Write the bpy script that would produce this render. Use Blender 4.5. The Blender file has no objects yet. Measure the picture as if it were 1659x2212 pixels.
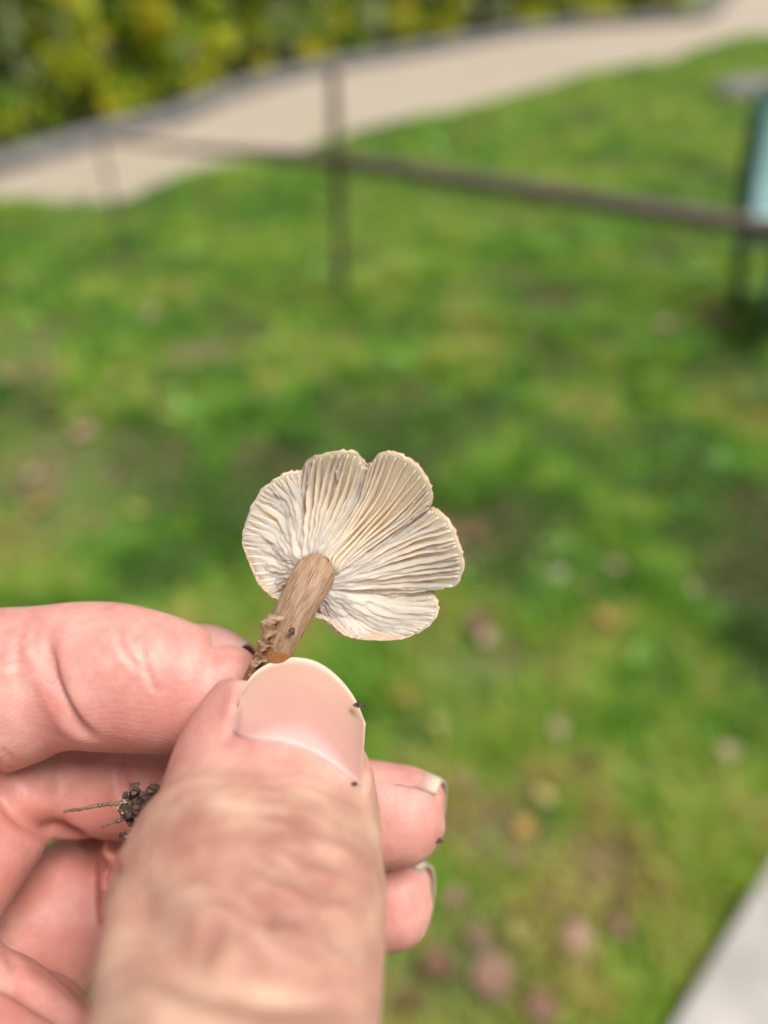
import bpy, math, random
import numpy as np
from mathutils import Vector
from mathutils.bvhtree import BVHTree

rng = np.random.default_rng(7)
random.seed(7)
SC = bpy.context.scene
COL = SC.collection

# ------------------------------------------------------------------ camera, world, sun, exposure
PITCH, CAMH, F, CX, CY = math.radians(40), 1.5, 1659.0, 829.5, 1106.0
FOCUS = 0.0985
cam_d = bpy.data.cameras.new('camera')
cam = bpy.data.objects.new('camera', cam_d)
COL.objects.link(cam)
cam.location = (0, 0, CAMH)
cam.rotation_euler = (math.pi / 2 - PITCH, 0, 0)
cam_d.sensor_fit = 'HORIZONTAL'
cam_d.sensor_width = 36
cam_d.lens = 36
cam_d.clip_start = 0.005
cam_d.clip_end = 3000
cam_d.dof.use_dof = True
cam_d.dof.focus_distance = FOCUS
cam_d.dof.aperture_fstop = 10.0
SC.camera = cam

SUN_EL, SUN_AZ = math.radians(67), math.radians(108)     # azimuth clockwise from +Y
world = bpy.data.worlds.new('World')
SC.world = world
world.use_nodes = True
wn, wl = world.node_tree.nodes, world.node_tree.links
wn.clear()
sky = wn.new('ShaderNodeTexSky')
sky.sky_type = 'NISHITA'
sky.sun_disc = False
sky.sun_elevation = SUN_EL
sky.sun_rotation = SUN_AZ
sky.dust_density = 1.0
sky.air_density = 1.5
hs = wn.new('ShaderNodeHueSaturation')                   # overcast: a nearly white sky
hs.inputs['Saturation'].default_value = 0.04
bg = wn.new('ShaderNodeBackground')
bg.inputs['Strength'].default_value = 0.05
wo = wn.new('ShaderNodeOutputWorld')
wl.new(sky.outputs[0], hs.inputs['Color'])
wl.new(hs.outputs[0], bg.inputs[0])
wl.new(bg.outputs[0], wo.inputs[0])

sun_d = bpy.data.lights.new('sun', 'SUN')
sun_d.energy = 3.0
sun_d.angle = math.radians(32)
sun_d.color = (1.0, 0.95, 0.88)
sun = bpy.data.objects.new('sun', sun_d)
COL.objects.link(sun)
sdir = Vector((math.sin(SUN_AZ) * math.cos(SUN_EL), math.cos(SUN_AZ) * math.cos(SUN_EL), math.sin(SUN_EL)))
sun.rotation_euler = sdir.to_track_quat('Z', 'Y').to_euler()
sun.location = (0, 0, 8)

vs = SC.view_settings
vs.view_transform = 'Standard'
vs.look = 'None'
vs.gamma = 1
vs.exposure = 0.88
SC.cycles.use_denoising = True
SC.cycles.max_bounces = 10
SC.cycles.diffuse_bounces = 8
SC.cycles.transparent_max_bounces = 8

# ------------------------------------------------------------------ projection helpers
RV = np.array([1.0, 0, 0])
UV = np.array([0, math.sin(PITCH), math.cos(PITCH)])
FV = np.array([0, math.cos(PITCH), -math.sin(PITCH)])
CP = np.array([0, 0, CAMH])


def P(x, y, d):
    """picture position (1659x2212 scale) and depth in mm -> world point in metres"""
    x, y, d = np.asarray(x, float), np.asarray(y, float), np.asarray(d, float) / 1000
    a = ((x - CX) / F * d)[..., None] * RV
    b = ((CY - y) / F * d)[..., None] * UV
    return CP + a + b + d[..., None] * FV


def proj(p):
    q = p - CP
    d = q @ FV
    return CX + F * (q @ RV) / d, CY - F * (q @ UV) / d, d * 1000


def G(x, y, z=0.0):
    """picture position -> point on the level ground"""
    x, y = np.asarray(x, float), np.asarray(y, float)
    r = FV + ((x - CX) / F)[..., None] * RV + ((CY - y) / F)[..., None] * UV
    t = (z - CAMH) / r[..., 2]
    return CP + r * t[..., None]


def catmull(a, per):
    a = np.asarray(a, float)
    p = np.vstack([2 * a[0] - a[1], a, 2 * a[-1] - a[-2]])
    out = []
    t = np.linspace(0, 1, per, endpoint=False)[:, None]
    for i in range(len(a) - 1):
        p0, p1, p2, p3 = p[i:i + 4]
        out.append(0.5 * (2 * p1 + (p2 - p0) * t + (2 * p0 - 5 * p1 + 4 * p2 - p3) * t ** 2
                          + (3 * p1 - p0 - 3 * p2 + p3) * t ** 3))
    out.append(a[-1:])
    return np.vstack(out)


def norm(v):
    return v / np.maximum(np.linalg.norm(v, axis=-1, keepdims=True), 1e-12)


# ------------------------------------------------------------------ object helpers
def mesh(name, v, f, smooth=True):
    me = bpy.data.meshes.new(name)
    me.from_pydata([tuple(p) for p in np.asarray(v)], [], [tuple(int(i) for i in q) for q in f])
    if smooth:
        me.polygons.foreach_set('use_smooth', [True] * len(me.polygons))
    me.update()
    return me


def mesh_tris(name, v, f, smooth=False):
    """fast build from arrays; f is (n, k) with one k"""
    me = bpy.data.meshes.new(name)
    v = np.ascontiguousarray(v, dtype=np.float32)
    f = np.ascontiguousarray(f, dtype=np.int32)
    n, k = f.shape
    me.vertices.add(len(v))
    me.vertices.foreach_set('co', v.ravel())
    me.loops.add(n * k)
    me.loops.foreach_set('vertex_index', f.ravel())
    me.polygons.add(n)
    me.polygons.foreach_set('loop_start', np.arange(n, dtype=np.int32) * k)
    me.polygons.foreach_set('use_smooth', np.full(n, smooth))
    me.update(calc_edges=True)
    return me


def link(name, me, m=None, parent=None, label=None, cat=None, group=None, kind=None):
    o = bpy.data.objects.new(name, me)
    COL.objects.link(o)
    if m is not None and me is not None and not me.materials:
        me.materials.append(m)
    if parent is not None:
        o.parent = parent
        o.matrix_parent_inverse = parent.matrix_basis.inverted()
    for k, val in (('label', label), ('category', cat), ('group', group), ('kind', kind)):
        if val:
            o[k] = val
    return o


def empty(name, loc, label, cat, group=None):
    o = link(name, None, label=label, cat=cat, group=group)
    o.location = loc
    return o


def attr(me, name, val):
    val = np.asarray(val, np.float32)
    a = me.attributes.new(name, 'FLOAT', 'POINT')
    a.data.foreach_set('value', val.ravel())


def grid_faces(n, m, wrap=False):
    i, j = np.meshgrid(np.arange(n - 1), np.arange(m if wrap else m - 1), indexing='ij')
    j2 = (j + 1) % m
    return np.stack([i * m + j, i * m + j2, (i + 1) * m + j2, (i + 1) * m + j], -1).reshape(-1, 4)


def tube(pts, rad, seg=10, flat=None):
    pts = np.asarray(pts, float)
    rad = np.broadcast_to(np.asarray(rad, float), (len(pts),))
    T = norm(np.gradient(pts, axis=0))
    ref = np.array([0, 0, 1.0]) if abs(T[0] @ np.array([0, 0, 1.0])) < 0.9 else np.array([1.0, 0, 0])
    S = norm(np.cross(T, ref))
    N = np.cross(S, T)
    a = np.linspace(0, 2 * math.pi, seg, endpoint=False)
    v = pts[:, None] + rad[:, None, None] * (S[:, None] * np.cos(a)[None, :, None] + N[:, None] * np.sin(a)[None, :, None])
    n = len(pts)
    f = [list(q) for q in grid_faces(n, seg, True)]
    v = v.reshape(-1, 3)
    f.append(list(range(seg))[::-1])
    f.append([(n - 1) * seg + k for k in range(seg)])
    return v, f


def box(c, s, rot=0.0, bevel=0.0):
    import bmesh
    bm = bmesh.new()
    bmesh.ops.create_cube(bm, size=1)
    for v in bm.verts:
        v.co = Vector((v.co.x * s[0], v.co.y * s[1], v.co.z * s[2]))
    if bevel:
        bmesh.ops.bevel(bm, geom=bm.edges[:], offset=bevel, segments=2, affect='EDGES', profile=0.5)
    cr, sr = math.cos(rot), math.sin(rot)
    v = np.array([[p.co.x * cr - p.co.y * sr + c[0], p.co.x * sr + p.co.y * cr + c[1], p.co.z + c[2]] for p in bm.verts])
    f = [[q.index for q in fc.verts] for fc in bm.faces]
    bm.free()
    return v, f


def join(parts):
    V, Fc, o = [], [], 0
    for v, f in parts:
        V.append(np.asarray(v))
        Fc += [[int(i) + o for i in q] for q in f]
        o += len(v)
    return np.vstack(V), Fc


def vnoise(x, y, scale, seed):
    r = np.random.default_rng(seed)
    g = r.random((64, 64))
    X, Y = x * scale + 1000, y * scale + 1000
    i, j = np.floor(X).astype(int), np.floor(Y).astype(int)
    fx, fy = X - i, Y - j
    fx, fy = fx * fx * (3 - 2 * fx), fy * fy * (3 - 2 * fy)
    i, j = i % 64, j % 64
    i2, j2 = (i + 1) % 64, (j + 1) % 64
    return (g[i, j] * (1 - fx) * (1 - fy) + g[i2, j] * fx * (1 - fy) + g[i, j2] * (1 - fx) * fy + g[i2, j2] * fx * fy)


# ------------------------------------------------------------------ materials
class NT:
    def __init__(self, name):
        self.m = bpy.data.materials.new(name)
        self.m.use_nodes = True
        self.n, self.l = self.m.node_tree.nodes, self.m.node_tree.links
        self.b = self.n['Principled BSDF']
        self.out = self.n['Material Output']

    def new(self, t, **kw):
        nd = self.n.new(t)
        for k, v in kw.items():
            if k in nd.inputs:
                nd.inputs[k].default_value = v
            else:
                setattr(nd, k, v)
        return nd

    def coord(self):
        return self.new('ShaderNodeTexCoord').outputs['Object']

    def noise(self, scale, detail=4, rough=0.55, vec=None, dist=0.0):
        nd = self.new('ShaderNodeTexNoise', Scale=scale, Detail=detail, Roughness=rough, Distortion=dist)
        self.l.new(vec if vec is not None else self.coord(), nd.inputs['Vector'])
        return nd.outputs['Fac']

    def ramp(self, fac, stops):
        nd = self.new('ShaderNodeValToRGB')
        e = nd.color_ramp.elements
        e[0].position, e[0].color = stops[0][0], (*stops[0][1], 1)
        e[1].position, e[1].color = stops[-1][0], (*stops[-1][1], 1)
        for p, c in stops[1:-1]:
            q = e.new(p)
            q.color = (*c, 1)
        self.l.new(fac, nd.inputs[0])
        return nd.outputs[0]

    def mix(self, fac, a, b, mode='MIX'):
        nd = self.new('ShaderNodeMix', data_type='RGBA', blend_type=mode)
        for sock, val in ((nd.inputs[0], fac), (nd.inputs[6], a), (nd.inputs[7], b)):
            if hasattr(val, 'is_linked'):
                self.l.new(val, sock)
            elif isinstance(val, (int, float)):
                sock.default_value = val
            else:
                sock.default_value = (*val, 1)
        return nd.outputs[2]

    def math(self, op, a, b=0.0, c=0.0):
        nd = self.new('ShaderNodeMath', operation=op)
        for s, val in zip(nd.inputs, (a, b, c)):
            if hasattr(val, 'is_linked'):
                self.l.new(val, s)
            else:
                s.default_value = val
        return nd.outputs[0]

    def attr(self, name):
        return self.new('ShaderNodeAttribute', attribute_name=name).outputs['Fac']

    def base(self, c):
        if hasattr(c, 'is_linked'):
            self.l.new(c, self.b.inputs['Base Color'])
        else:
            self.b.inputs['Base Color'].default_value = (*c, 1)

    def set(self, **kw):
        for k, v in kw.items():
            self.b.inputs[k.replace('_', ' ')].default_value = v

    def bump(self, h, strength, dist, prev=None):
        nd = self.new('ShaderNodeBump', Strength=strength, Distance=dist)
        self.l.new(h, nd.inputs['Height'])
        if prev is not None:
            self.l.new(prev, nd.inputs['Normal'])
        self.l.new(nd.outputs[0], self.b.inputs['Normal'])
        return nd.outputs[0]

    def translucent(self, col, fac):
        tr = self.new('ShaderNodeBsdfTranslucent')
        if hasattr(col, 'is_linked'):
            self.l.new(col, tr.inputs['Color'])
        else:
            tr.inputs['Color'].default_value = (*col, 1)
        mx = self.new('ShaderNodeMixShader')
        mx.inputs[0].default_value = fac
        self.l.new(self.b.outputs[0], mx.inputs[1])
        self.l.new(tr.outputs[0], mx.inputs[2])
        self.l.new(mx.outputs[0], self.out.inputs[0])


def simple(name, stops, scale, rough=0.7, bump=0.0, bdist=0.001, **kw):
    t = NT(name)
    n = t.noise(scale)
    t.base(t.ramp(n, stops))
    t.set(Roughness=rough, **kw)
    if bump:
        t.bump(t.noise(scale * 3), bump, bdist)
    return t.m


M = {}
# soil / lawn sheet
t = NT('soil')
n1, n2 = t.noise(2.2, 5), t.noise(30, 5)
c = t.ramp(n2, [(0.3, (0.07, 0.048, 0.022)), (0.7, (0.20, 0.145, 0.075))])
c2 = t.ramp(n2, [(0.3, (0.04, 0.085, 0.010)), (0.7, (0.09, 0.17, 0.022))])
t.base(t.mix(t.ramp(n1, [(0.42, (0, 0, 0)), (0.58, (1, 1, 1))]), c, c2))
t.set(Roughness=0.95)
t.bump(n2, 0.6, 0.01)
M['soil'] = t.m
# grass
t = NT('grass')
c = t.ramp(t.attr('tint'), [(0.0, (0.045, 0.12, 0.012)), (0.3, (0.08, 0.225, 0.018)), (0.6, (0.175, 0.38, 0.028)),
                            (0.85, (0.34, 0.50, 0.05)), (1.0, (0.46, 0.42, 0.12))])
t.base(c)
t.set(Roughness=0.5)
t.translucent(c, 0.35)
M['grass'] = t.m
t = NT('weed_leaf')
c = t.ramp(t.attr('tint'), [(0.0, (0.04, 0.11, 0.02)), (0.5, (0.14, 0.36, 0.035)), (1.0, (0.32, 0.50, 0.13))])
t.base(c)
t.set(Roughness=0.42)
t.translucent(c, 0.3)
M['weed'] = t.m
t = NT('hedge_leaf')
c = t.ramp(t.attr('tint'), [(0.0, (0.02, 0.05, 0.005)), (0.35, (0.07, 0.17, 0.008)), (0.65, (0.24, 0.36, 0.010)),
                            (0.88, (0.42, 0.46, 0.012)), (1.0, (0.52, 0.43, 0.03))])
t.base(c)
t.set(Roughness=0.45)
t.translucent(c, 0.3)
t.set(Specular_IOR_Level=0.2)
M['hedge'] = t.m
M['bark'] = simple('bark', [(0.3, (0.03, 0.022, 0.015)), (0.7, (0.09, 0.065, 0.045))], 40, 0.9, 0.5, 0.004)
# path
t = NT('path')
n1, n2 = t.noise(0.9, 4), t.noise(14, 5)
c = t.mix(t.ramp(n1, [(0.4, (0, 0, 0)), (0.62, (1, 1, 1))]), (0.34, 0.285, 0.22), (0.37, 0.32, 0.26))
t.base(t.mix(0.35, c, t.ramp(n2, [(0.3, (0.20, 0.15, 0.11)), (0.7, (0.42, 0.37, 0.30))])))
t.set(Roughness=0.9)
t.bump(n2, 0.4, 0.004)
M['path'] = t.m
M['kerb'] = simple('kerb', [(0.3, (0.11, 0.105, 0.105)), (0.7, (0.21, 0.20, 0.20))], 8, 0.85, 0.4, 0.004)
M['concrete'] = simple('concrete', [(0.3, (0.28, 0.26, 0.25)), (0.7, (0.40, 0.375, 0.36))], 11, 0.85, 0.3, 0.002)
M['stone'] = simple('stone', [(0.3, (0.10, 0.10, 0.095)), (0.7, (0.22, 0.215, 0.20))], 14, 0.85, 0.6, 0.006)
M['rail'] = simple('rail', [(0.3, (0.06, 0.042, 0.034)), (0.7, (0.12, 0.088, 0.075))], 25, 0.55, 0.3, 0.002)
M['green_metal'] = simple('green_metal', [(0.3, (0.004, 0.05, 0.035)), (0.7, (0.010, 0.085, 0.06))], 9, 0.4, 0.1, 0.001)
M['teal_sheet'] = simple('teal_sheet', [(0.3, (0.36, 0.56, 0.57)), (0.7, (0.48, 0.66, 0.68))], 6, 0.35, 0.1, 0.001)
M['grey_wood'] = simple('grey_wood', [(0.3, (0.20, 0.20, 0.20)), (0.7, (0.34, 0.34, 0.34))], 16, 0.7, 0.3, 0.002)
LEAFC = {'tan': ((0.36, 0.24, 0.14), (0.52, 0.38, 0.25)), 'pink': ((0.32, 0.17, 0.12), (0.48, 0.28, 0.21)),
         'orange': ((0.42, 0.22, 0.05), (0.60, 0.34, 0.10)), 'brown': ((0.14, 0.07, 0.035), (0.26, 0.14, 0.07)),
         'red': ((0.16, 0.065, 0.04), (0.28, 0.125, 0.08)), 'pale': ((0.40, 0.38, 0.28), (0.58, 0.54, 0.40)),
         'yellow': ((0.42, 0.36, 0.10), (0.58, 0.46, 0.16))}
for k, (a, b) in LEAFC.items():
    M['leaf_' + k] = simple('dry_leaf_' + k, [(0.3, tuple(0.6 * q for q in a)), (0.7, tuple(0.6 * q for q in b))], 60, 0.6, 0.4, 0.001)

# skin
t = NT('skin')
co = t.coord()
tan, ridge, red, pad = t.attr('tan'), t.attr('ridge'), t.attr('redness_shade'), t.attr('pad')
blotch = t.noise(180, 3, 0.5, co)
fine = t.noise(900, 3, 0.6, co)
mot = t.ramp(t.math('ADD', t.math('MULTIPLY', blotch, 0.6), t.math('MULTIPLY', t.noise(420, 4, 0.6, co), 0.4)), [(0.36, (0, 0, 0)), (0.64, (1, 1, 1))])
pinkc = t.mix(mot, (0.48, 0.205, 0.178), (0.60, 0.32, 0.275))
pinkc = t.mix(red, pinkc, (0.48, 0.155, 0.125))
blot2 = t.noise(75, 3, 0.55, co)
tanc = t.ramp(t.math('ADD', t.math('MULTIPLY', blotch, 0.5), t.math('MULTIPLY', blot2, 0.5)), [(0.38, (0.33, 0.15, 0.11)), (0.50, (0.41, 0.225, 0.165)), (0.62, (0.52, 0.335, 0.245))])
c = t.mix(tan, pinkc, tanc)
c = t.mix(t.math('MULTIPLY', fine, 0.12), c, (0.62, 0.40, 0.33))
t.base(c)
t.set(Roughness=0.48, Subsurface_Weight=0.55, Subsurface_Scale=0.0018, Specular_IOR_Level=0.35)
t.b.inputs['Subsurface Radius'].default_value = (1.0, 0.32, 0.2)
w = t.math('MULTIPLY', t.math('SINE', t.math('ADD', t.math('MULTIPLY', ridge, 2 * math.pi / 0.52),
                                            t.math('MULTIPLY', blotch, 6.0))), pad)
b1 = t.bump(w, 0.11, 0.00005)
b2 = t.bump(fine, 0.35, 0.0003, b1)
vor = t.new('ShaderNodeTexVoronoi', Scale=1100.0, feature='DISTANCE_TO_EDGE')
t.l.new(co, vor.inputs['Vector'])
t.bump(t.math('MULTIPLY', t.math('MINIMUM', vor.outputs[0], 0.12), tan), 0.5, 0.0006, b2)
M['skin'] = t.m
# nails
t = NT('nail')
fr = t.attr('free')
lu = t.attr('lunula')
nz = t.noise(130, 2)
c = t.mix(nz, (0.42, 0.21, 0.19), (0.50, 0.285, 0.255))
c = t.mix(t.math('MULTIPLY', t.attr('length'), 0.7), c, (0.46, 0.285, 0.215))
c = t.mix(lu, c, (0.53, 0.35, 0.325))
c = t.mix(fr, c, (0.57, 0.49, 0.39))
t.base(c)
t.set(Roughness=0.5, Subsurface_Weight=0.4, Subsurface_Scale=0.0015, Specular_IOR_Level=0.4, Coat_Weight=0.0, Coat_Roughness=0.3)
t.b.inputs['Subsurface Radius'].default_value = (1.0, 0.5, 0.4)
M['nail'] = t.m
# mushroom
t = NT('gill')
nz = t.noise(260, 3)
tt = t.attr('along')
c = t.mix(nz, (0.90, 0.755, 0.565), (0.95, 0.84, 0.67))
c = t.mix(t.math('MULTIPLY', t.attr('yellow'), 0.6), c, (0.90, 0.74, 0.46))
c = t.mix(t.math('MULTIPLY', t.attr('pinkish'), 0.6), c, (0.78, 0.58, 0.49))
t.base(c)
t.set(Roughness=0.55, Subsurface_Weight=0.9, Subsurface_Scale=0.0022, Specular_IOR_Level=0.3)
t.b.inputs['Subsurface Radius'].default_value = (1.0, 0.8, 0.55)
t.bump(nz, 0.1, 0.0002)
t.translucent(c, 0.28)
M['gill'] = t.m
t = NT('cap_skin')
nz = t.noise(300, 4)
t.base(t.ramp(nz, [(0.3, (0.46, 0.29, 0.19)), (0.7, (0.62, 0.45, 0.33))]))
t.set(Roughness=0.5, Subsurface_Weight=0.2, Subsurface_Scale=0.001)
t.bump(nz, 0.3, 0.0003)
M['cap_skin'] = t.m
t = NT('stem')
al, rd = t.attr('along'), t.attr('round')
cv = t.new('ShaderNodeCombineXYZ')
t.l.new(t.math('MULTIPLY', rd, 40.0), cv.inputs[0])
t.l.new(t.math('MULTIPLY', al, 20.0), cv.inputs[1])
fib = t.noise(1.0, 6, 0.65, cv.outputs[0], 0.6)
cv2 = t.new('ShaderNodeCombineXYZ')
t.l.new(t.math('MULTIPLY', rd, 5.0), cv2.inputs[0])
t.l.new(t.math('MULTIPLY', al, 9.0), cv2.inputs[1])
pat = t.noise(1.0, 4, 0.6, cv2.outputs[0], 0.3)
c = t.ramp(fib, [(0.28, (0.11, 0.052, 0.024)), (0.44, (0.24, 0.13, 0.066)), (0.58, (0.38, 0.245, 0.15)), (0.74, (0.62, 0.48, 0.36))])
c = t.mix(t.ramp(pat, [(0.45, (0, 0, 0)), (0.65, (0.7, 0.7, 0.7))]), c, (0.42, 0.28, 0.21))
bare = t.math('SMOOTHSTEP' if False else 'GREATER_THAN', t.math('ADD', al, t.math('MULTIPLY', pat, 0.10)), 0.525)
c = t.mix(bare, c, t.ramp(fib, [(0.3, (0.20, 0.072, 0.016)), (0.7, (0.38, 0.17, 0.05))]))
t.base(c)
t.set(Roughness=0.5, Subsurface_Weight=0.15, Subsurface_Scale=0.001)
t.bump(fib, 0.7, 0.0004)
M['stem'] = t.m
M['torn'] = simple('torn_skin', [(0.3, (0.36, 0.21, 0.11)), (0.7, (0.60, 0.42, 0.27))], 700, 0.7, 0.5, 0.0003)
M['dirt'] = simple('dirt', [(0.3, (0.022, 0.013, 0.010)), (0.5, (0.07, 0.042, 0.032)), (0.72, (0.20, 0.12, 0.085))], 1400, 0.9, 0.6, 0.0004)
M['rootlet'] = simple('rootlet', [(0.3, (0.08, 0.045, 0.03)), (0.7, (0.30, 0.19, 0.13))], 900, 0.85, 0.5, 0.0002)
M['straw'] = simple('straw', [(0.3, (0.42, 0.28, 0.18)), (0.7, (0.6, 0.44, 0.32))], 700, 0.7)

# ------------------------------------------------------------------ ground, path, kerb, slab
S = 1500.0
link('ground', mesh('ground', [(-S, -S, 0), (S, -S, 0), (S, S, 0), (-S, S, 0)], [(0, 1, 2, 3)], False), M['soil'], kind='structure')

lower = np.array([(-420, 560), (-150, 480), (0, 432), (140, 440), (250, 440), (330, 408), (430, 366), (540, 350), (700, 315), (800, 276),
                  (1000, 236), (1180, 186), (1300, 152), (1440, 132), (1520, 102), (1600, 82), (1659, 75), (1850, 72)], float)
upper = np.array([(-420, 480), (-150, 420), (0, 378), (130, 338), (300, 288), (400, 262), (480, 222), (600, 184), (720, 155), (900, 124),
                  (1040, 96), (1150, 76), (1290, 60), (1420, 52), (1530, 40), (1570, 0), (1620, -40), (1700, -60)], float)
gl, gu = G(lower[:, 0], lower[:, 1]), G(upper[:, 0], upper[:, 1])
gl, gu = catmull(gl, 5), catmull(gu, 5)


def resample(p, n):
    s = np.r_[0, np.cumsum(np.linalg.norm(np.diff(p, axis=0), axis=1))]
    q = np.linspace(0, s[-1], n)
    return np.stack([np.interp(q, s, p[:, k]) for k in range(p.shape[1])], -1)


def strip(a, b, k, z):
    w = np.linspace(0, 1, k)[None, :, None]
    v = (a[:, None] * (1 - w) + b[:, None] * w)
    v[..., 2] = z
    return v.reshape(-1, 3), grid_faces(len(a), k)


pa, pb = resample(gl, 80), resample(gu, 80)
v, f = strip(pa, pb, 6, 0.006)
link('path', mesh('path', v, f[:, ::-1]), M['path'], kind='structure')
path_poly = np.vstack([pa[:, :2], pb[::-1, :2]])

# kerb stones along the hedge side of the path
kp = resample(gu[(gu[:, 0] < 6.2)], 46)
kn = norm(np.stack([-np.gradient(kp[:, 1]), np.gradient(kp[:, 0]), 0 * kp[:, 0]], -1))
kerb_root = empty('kerb', tuple(kp[0]), None, None)
kerb_root['kind'] = 'structure'
for i in range(len(kp) - 1):
    a, b = kp[i], kp[i + 1]
    ln = np.linalg.norm(b - a)
    c = (a + b) / 2 + kn[i] * 0.02
    ang = math.atan2(b[1] - a[1], b[0] - a[0])
    v, f = box((c[0], c[1], 0.045 + rng.normal(0, 0.004)), (ln - 0.012, 0.17, 0.12), ang + rng.normal(0, 0.01), 0.012)
    link('kerb_stone', mesh('kerb_stone', v, f, False), M['kerb'], kerb_root)


def inside(poly, x, y):
    r = np.zeros(len(x), bool)
    j = len(poly) - 1
    for i in range(len(poly)):
        xi, yi = poly[i]
        xj, yj = poly[j]
        if yi != yj:
            r ^= ((yi > y) != (yj > y)) & (x < (xj - xi) * (y - yi) / (yj - yi) + xi)
        j = i
    return r


# concrete slab in the corner, its edge seen on the lawn
s0, s1 = G(1690, 1818)[:2], G(1432, 2240)[:2]
sd = norm(s1 - s0)
sn = np.array([-sd[1], sd[0]])
if sn[0] < 0:
    sn = -sn
sc0 = s0 - sd * 0.05
slab = [sc0, sc0 + sd * 0.9, sc0 + sd * 0.9 + sn * 0.8, sc0 + sn * 0.8]
slab_c = np.mean(slab, axis=0)
v, f = box((slab_c[0], slab_c[1], 0.02), (0.9, 0.8, 0.09), math.atan2(sd[1], sd[0]), 0.008)
link('pavement', mesh('pavement', v, f, False), M['concrete'], kind='structure')
slab = np.array(slab)

# ------------------------------------------------------------------ hedge
hp_px = np.array([(-420, 470), (-150, 408), (0, 366), (180, 312), (400, 250), (680, 158), (1000, 96), (1300, 52), (1470, 40), (1530, 34)], float)
hp = resample(catmull(G(hp_px[:, 0], hp_px[:, 1]), 6), 200)
hn = norm(np.stack([-np.gradient(hp[:, 1]), np.gradient(hp[:, 0]), 0 * hp[:, 0]], -1))
hedge = empty('hedge', tuple(hp[60] + hn[60] * 0.5), 'dense yellow-green leafy hedge along the far side of the path', 'hedge')
NC = 2500
ci = rng.integers(0, 200, NC)
hgt = rng.random(NC) ** 0.9 * 2.0
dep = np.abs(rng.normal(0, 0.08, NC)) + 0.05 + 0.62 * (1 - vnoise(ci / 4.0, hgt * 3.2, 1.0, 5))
top = rng.random(NC) < 0.15
hgt[top] = 2.0 + rng.normal(0, 0.05, top.sum())
dep[top] = rng.random(top.sum()) * 0.9
cc = hp[ci] + hn[ci] * dep[:, None] + rng.normal(0, 0.03, (NC, 3))
cc[:, 2] = hgt + 0.06
ctint = np.clip(0.60 + 1.1 * (vnoise(ci / 4.0, hgt * 3.2, 1.0, 5) - 0.5) + rng.normal(0, 0.16, NC), 0, 1)  # recessed clusters tinted darker: shade of the gaps put into leaf colour
LPC = 30
lc = np.repeat(cc, LPC, 0) + rng.normal(0, 0.055, (NC * LPC, 3))
lt = np.clip(np.repeat(ctint, LPC) + rng.normal(0, 0.10, NC * LPC), 0, 1)
ln_ = norm(-np.repeat(hn[ci], LPC, 0) * 0.7 + np.array([0, 0, 0.8]) + rng.normal(0, 0.55, (NC * LPC, 3)))
la = norm(np.cross(ln_, rng.normal(0, 1, ln_.shape)))
lb = np.cross(ln_, la)
ls = rng.uniform(0.028, 0.060, NC * LPC)[:, None]
lv = np.stack([lc - la * ls, lc + lb * ls * 0.45 - ln_ * ls * 0.15, lc + la * ls, lc - lb * ls * 0.45 - ln_ * ls * 0.15], 1).reshape(-1, 3)
lv[:, 2] = np.maximum(lv[:, 2], 0.02)
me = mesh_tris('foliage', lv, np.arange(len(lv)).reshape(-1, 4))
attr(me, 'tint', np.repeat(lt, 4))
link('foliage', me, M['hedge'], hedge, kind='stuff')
for i in range(4, 198, 9):
    b = hp[i] + hn[i] * 0.45
    pts = [b]
    for k in range(6):
        pts.append(pts[-1] + np.array([rng.normal(0, 0.06), rng.normal(0, 0.06), 0.32]))
    v, f = tube(pts, np.linspace(0.03, 0.008, 7), 7)
    link('stem', mesh('stem', v, f), M['bark'], hedge)

# ------------------------------------------------------------------ grass
bare_px = [(1010, 2100, 230, 170), (130, 1060, 170, 150), (1010, 1440, 120, 60), (60, 760, 110, 60), (1080, 1800, 120, 80), (430, 760, 90, 30),
           (980, 1180, 60, 60), (1560, 690, 60, 20), (1300, 1870, 90, 60)]


def lawn_fields(x, y):
    """bare weight and tint from ground position"""
    q = np.stack([x, y, 0 * x], -1)
    px, py, _ = proj(q)
    bare = np.zeros(len(x))
    for bx, by, rx, ry in bare_px:
        bare = np.maximum(bare, np.exp(-(((px - bx) / rx) ** 2 + ((py - by) / ry) ** 2)))
    n = vnoise(x, y, 3.0, 1) * 0.45 + vnoise(x, y, 9.0, 2) * 0.35 + vnoise(x, y, 22.0, 3) * 0.20
    far = np.clip((y - 1.8) / 2.2, 0, 1)
    tint = 0.49 + (n - 0.5) * (2.4 - 1.2 * far) + 0.12 * far
    # yellower, livelier streak of young grass on the right, clover-dark middle
    gx, gy = G(1420, 830)[:2]
    tint += 0.22 * np.exp(-(((x - gx) / 0.22) ** 2 + ((y - gy) / 0.5) ** 2))
    gx, gy = G(1480, 1620)[:2]
    tint += 0.07 * np.exp(-(((x - gx) / 0.26) ** 2 + ((y - gy) / 0.34) ** 2))
    gx, gy = G(1150, 1000)[:2]
    tint -= 0.10 * np.exp(-(((x - gx) / 0.45) ** 2 + ((y - gy) / 0.35) ** 2))
    gx, gy = G(420, 430)[:2]
    tint -= 0.10 * np.exp(-(((x - gx) / 0.8) ** 2 + ((y - gy) / 0.3) ** 2))
    return bare, tint, n


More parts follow.
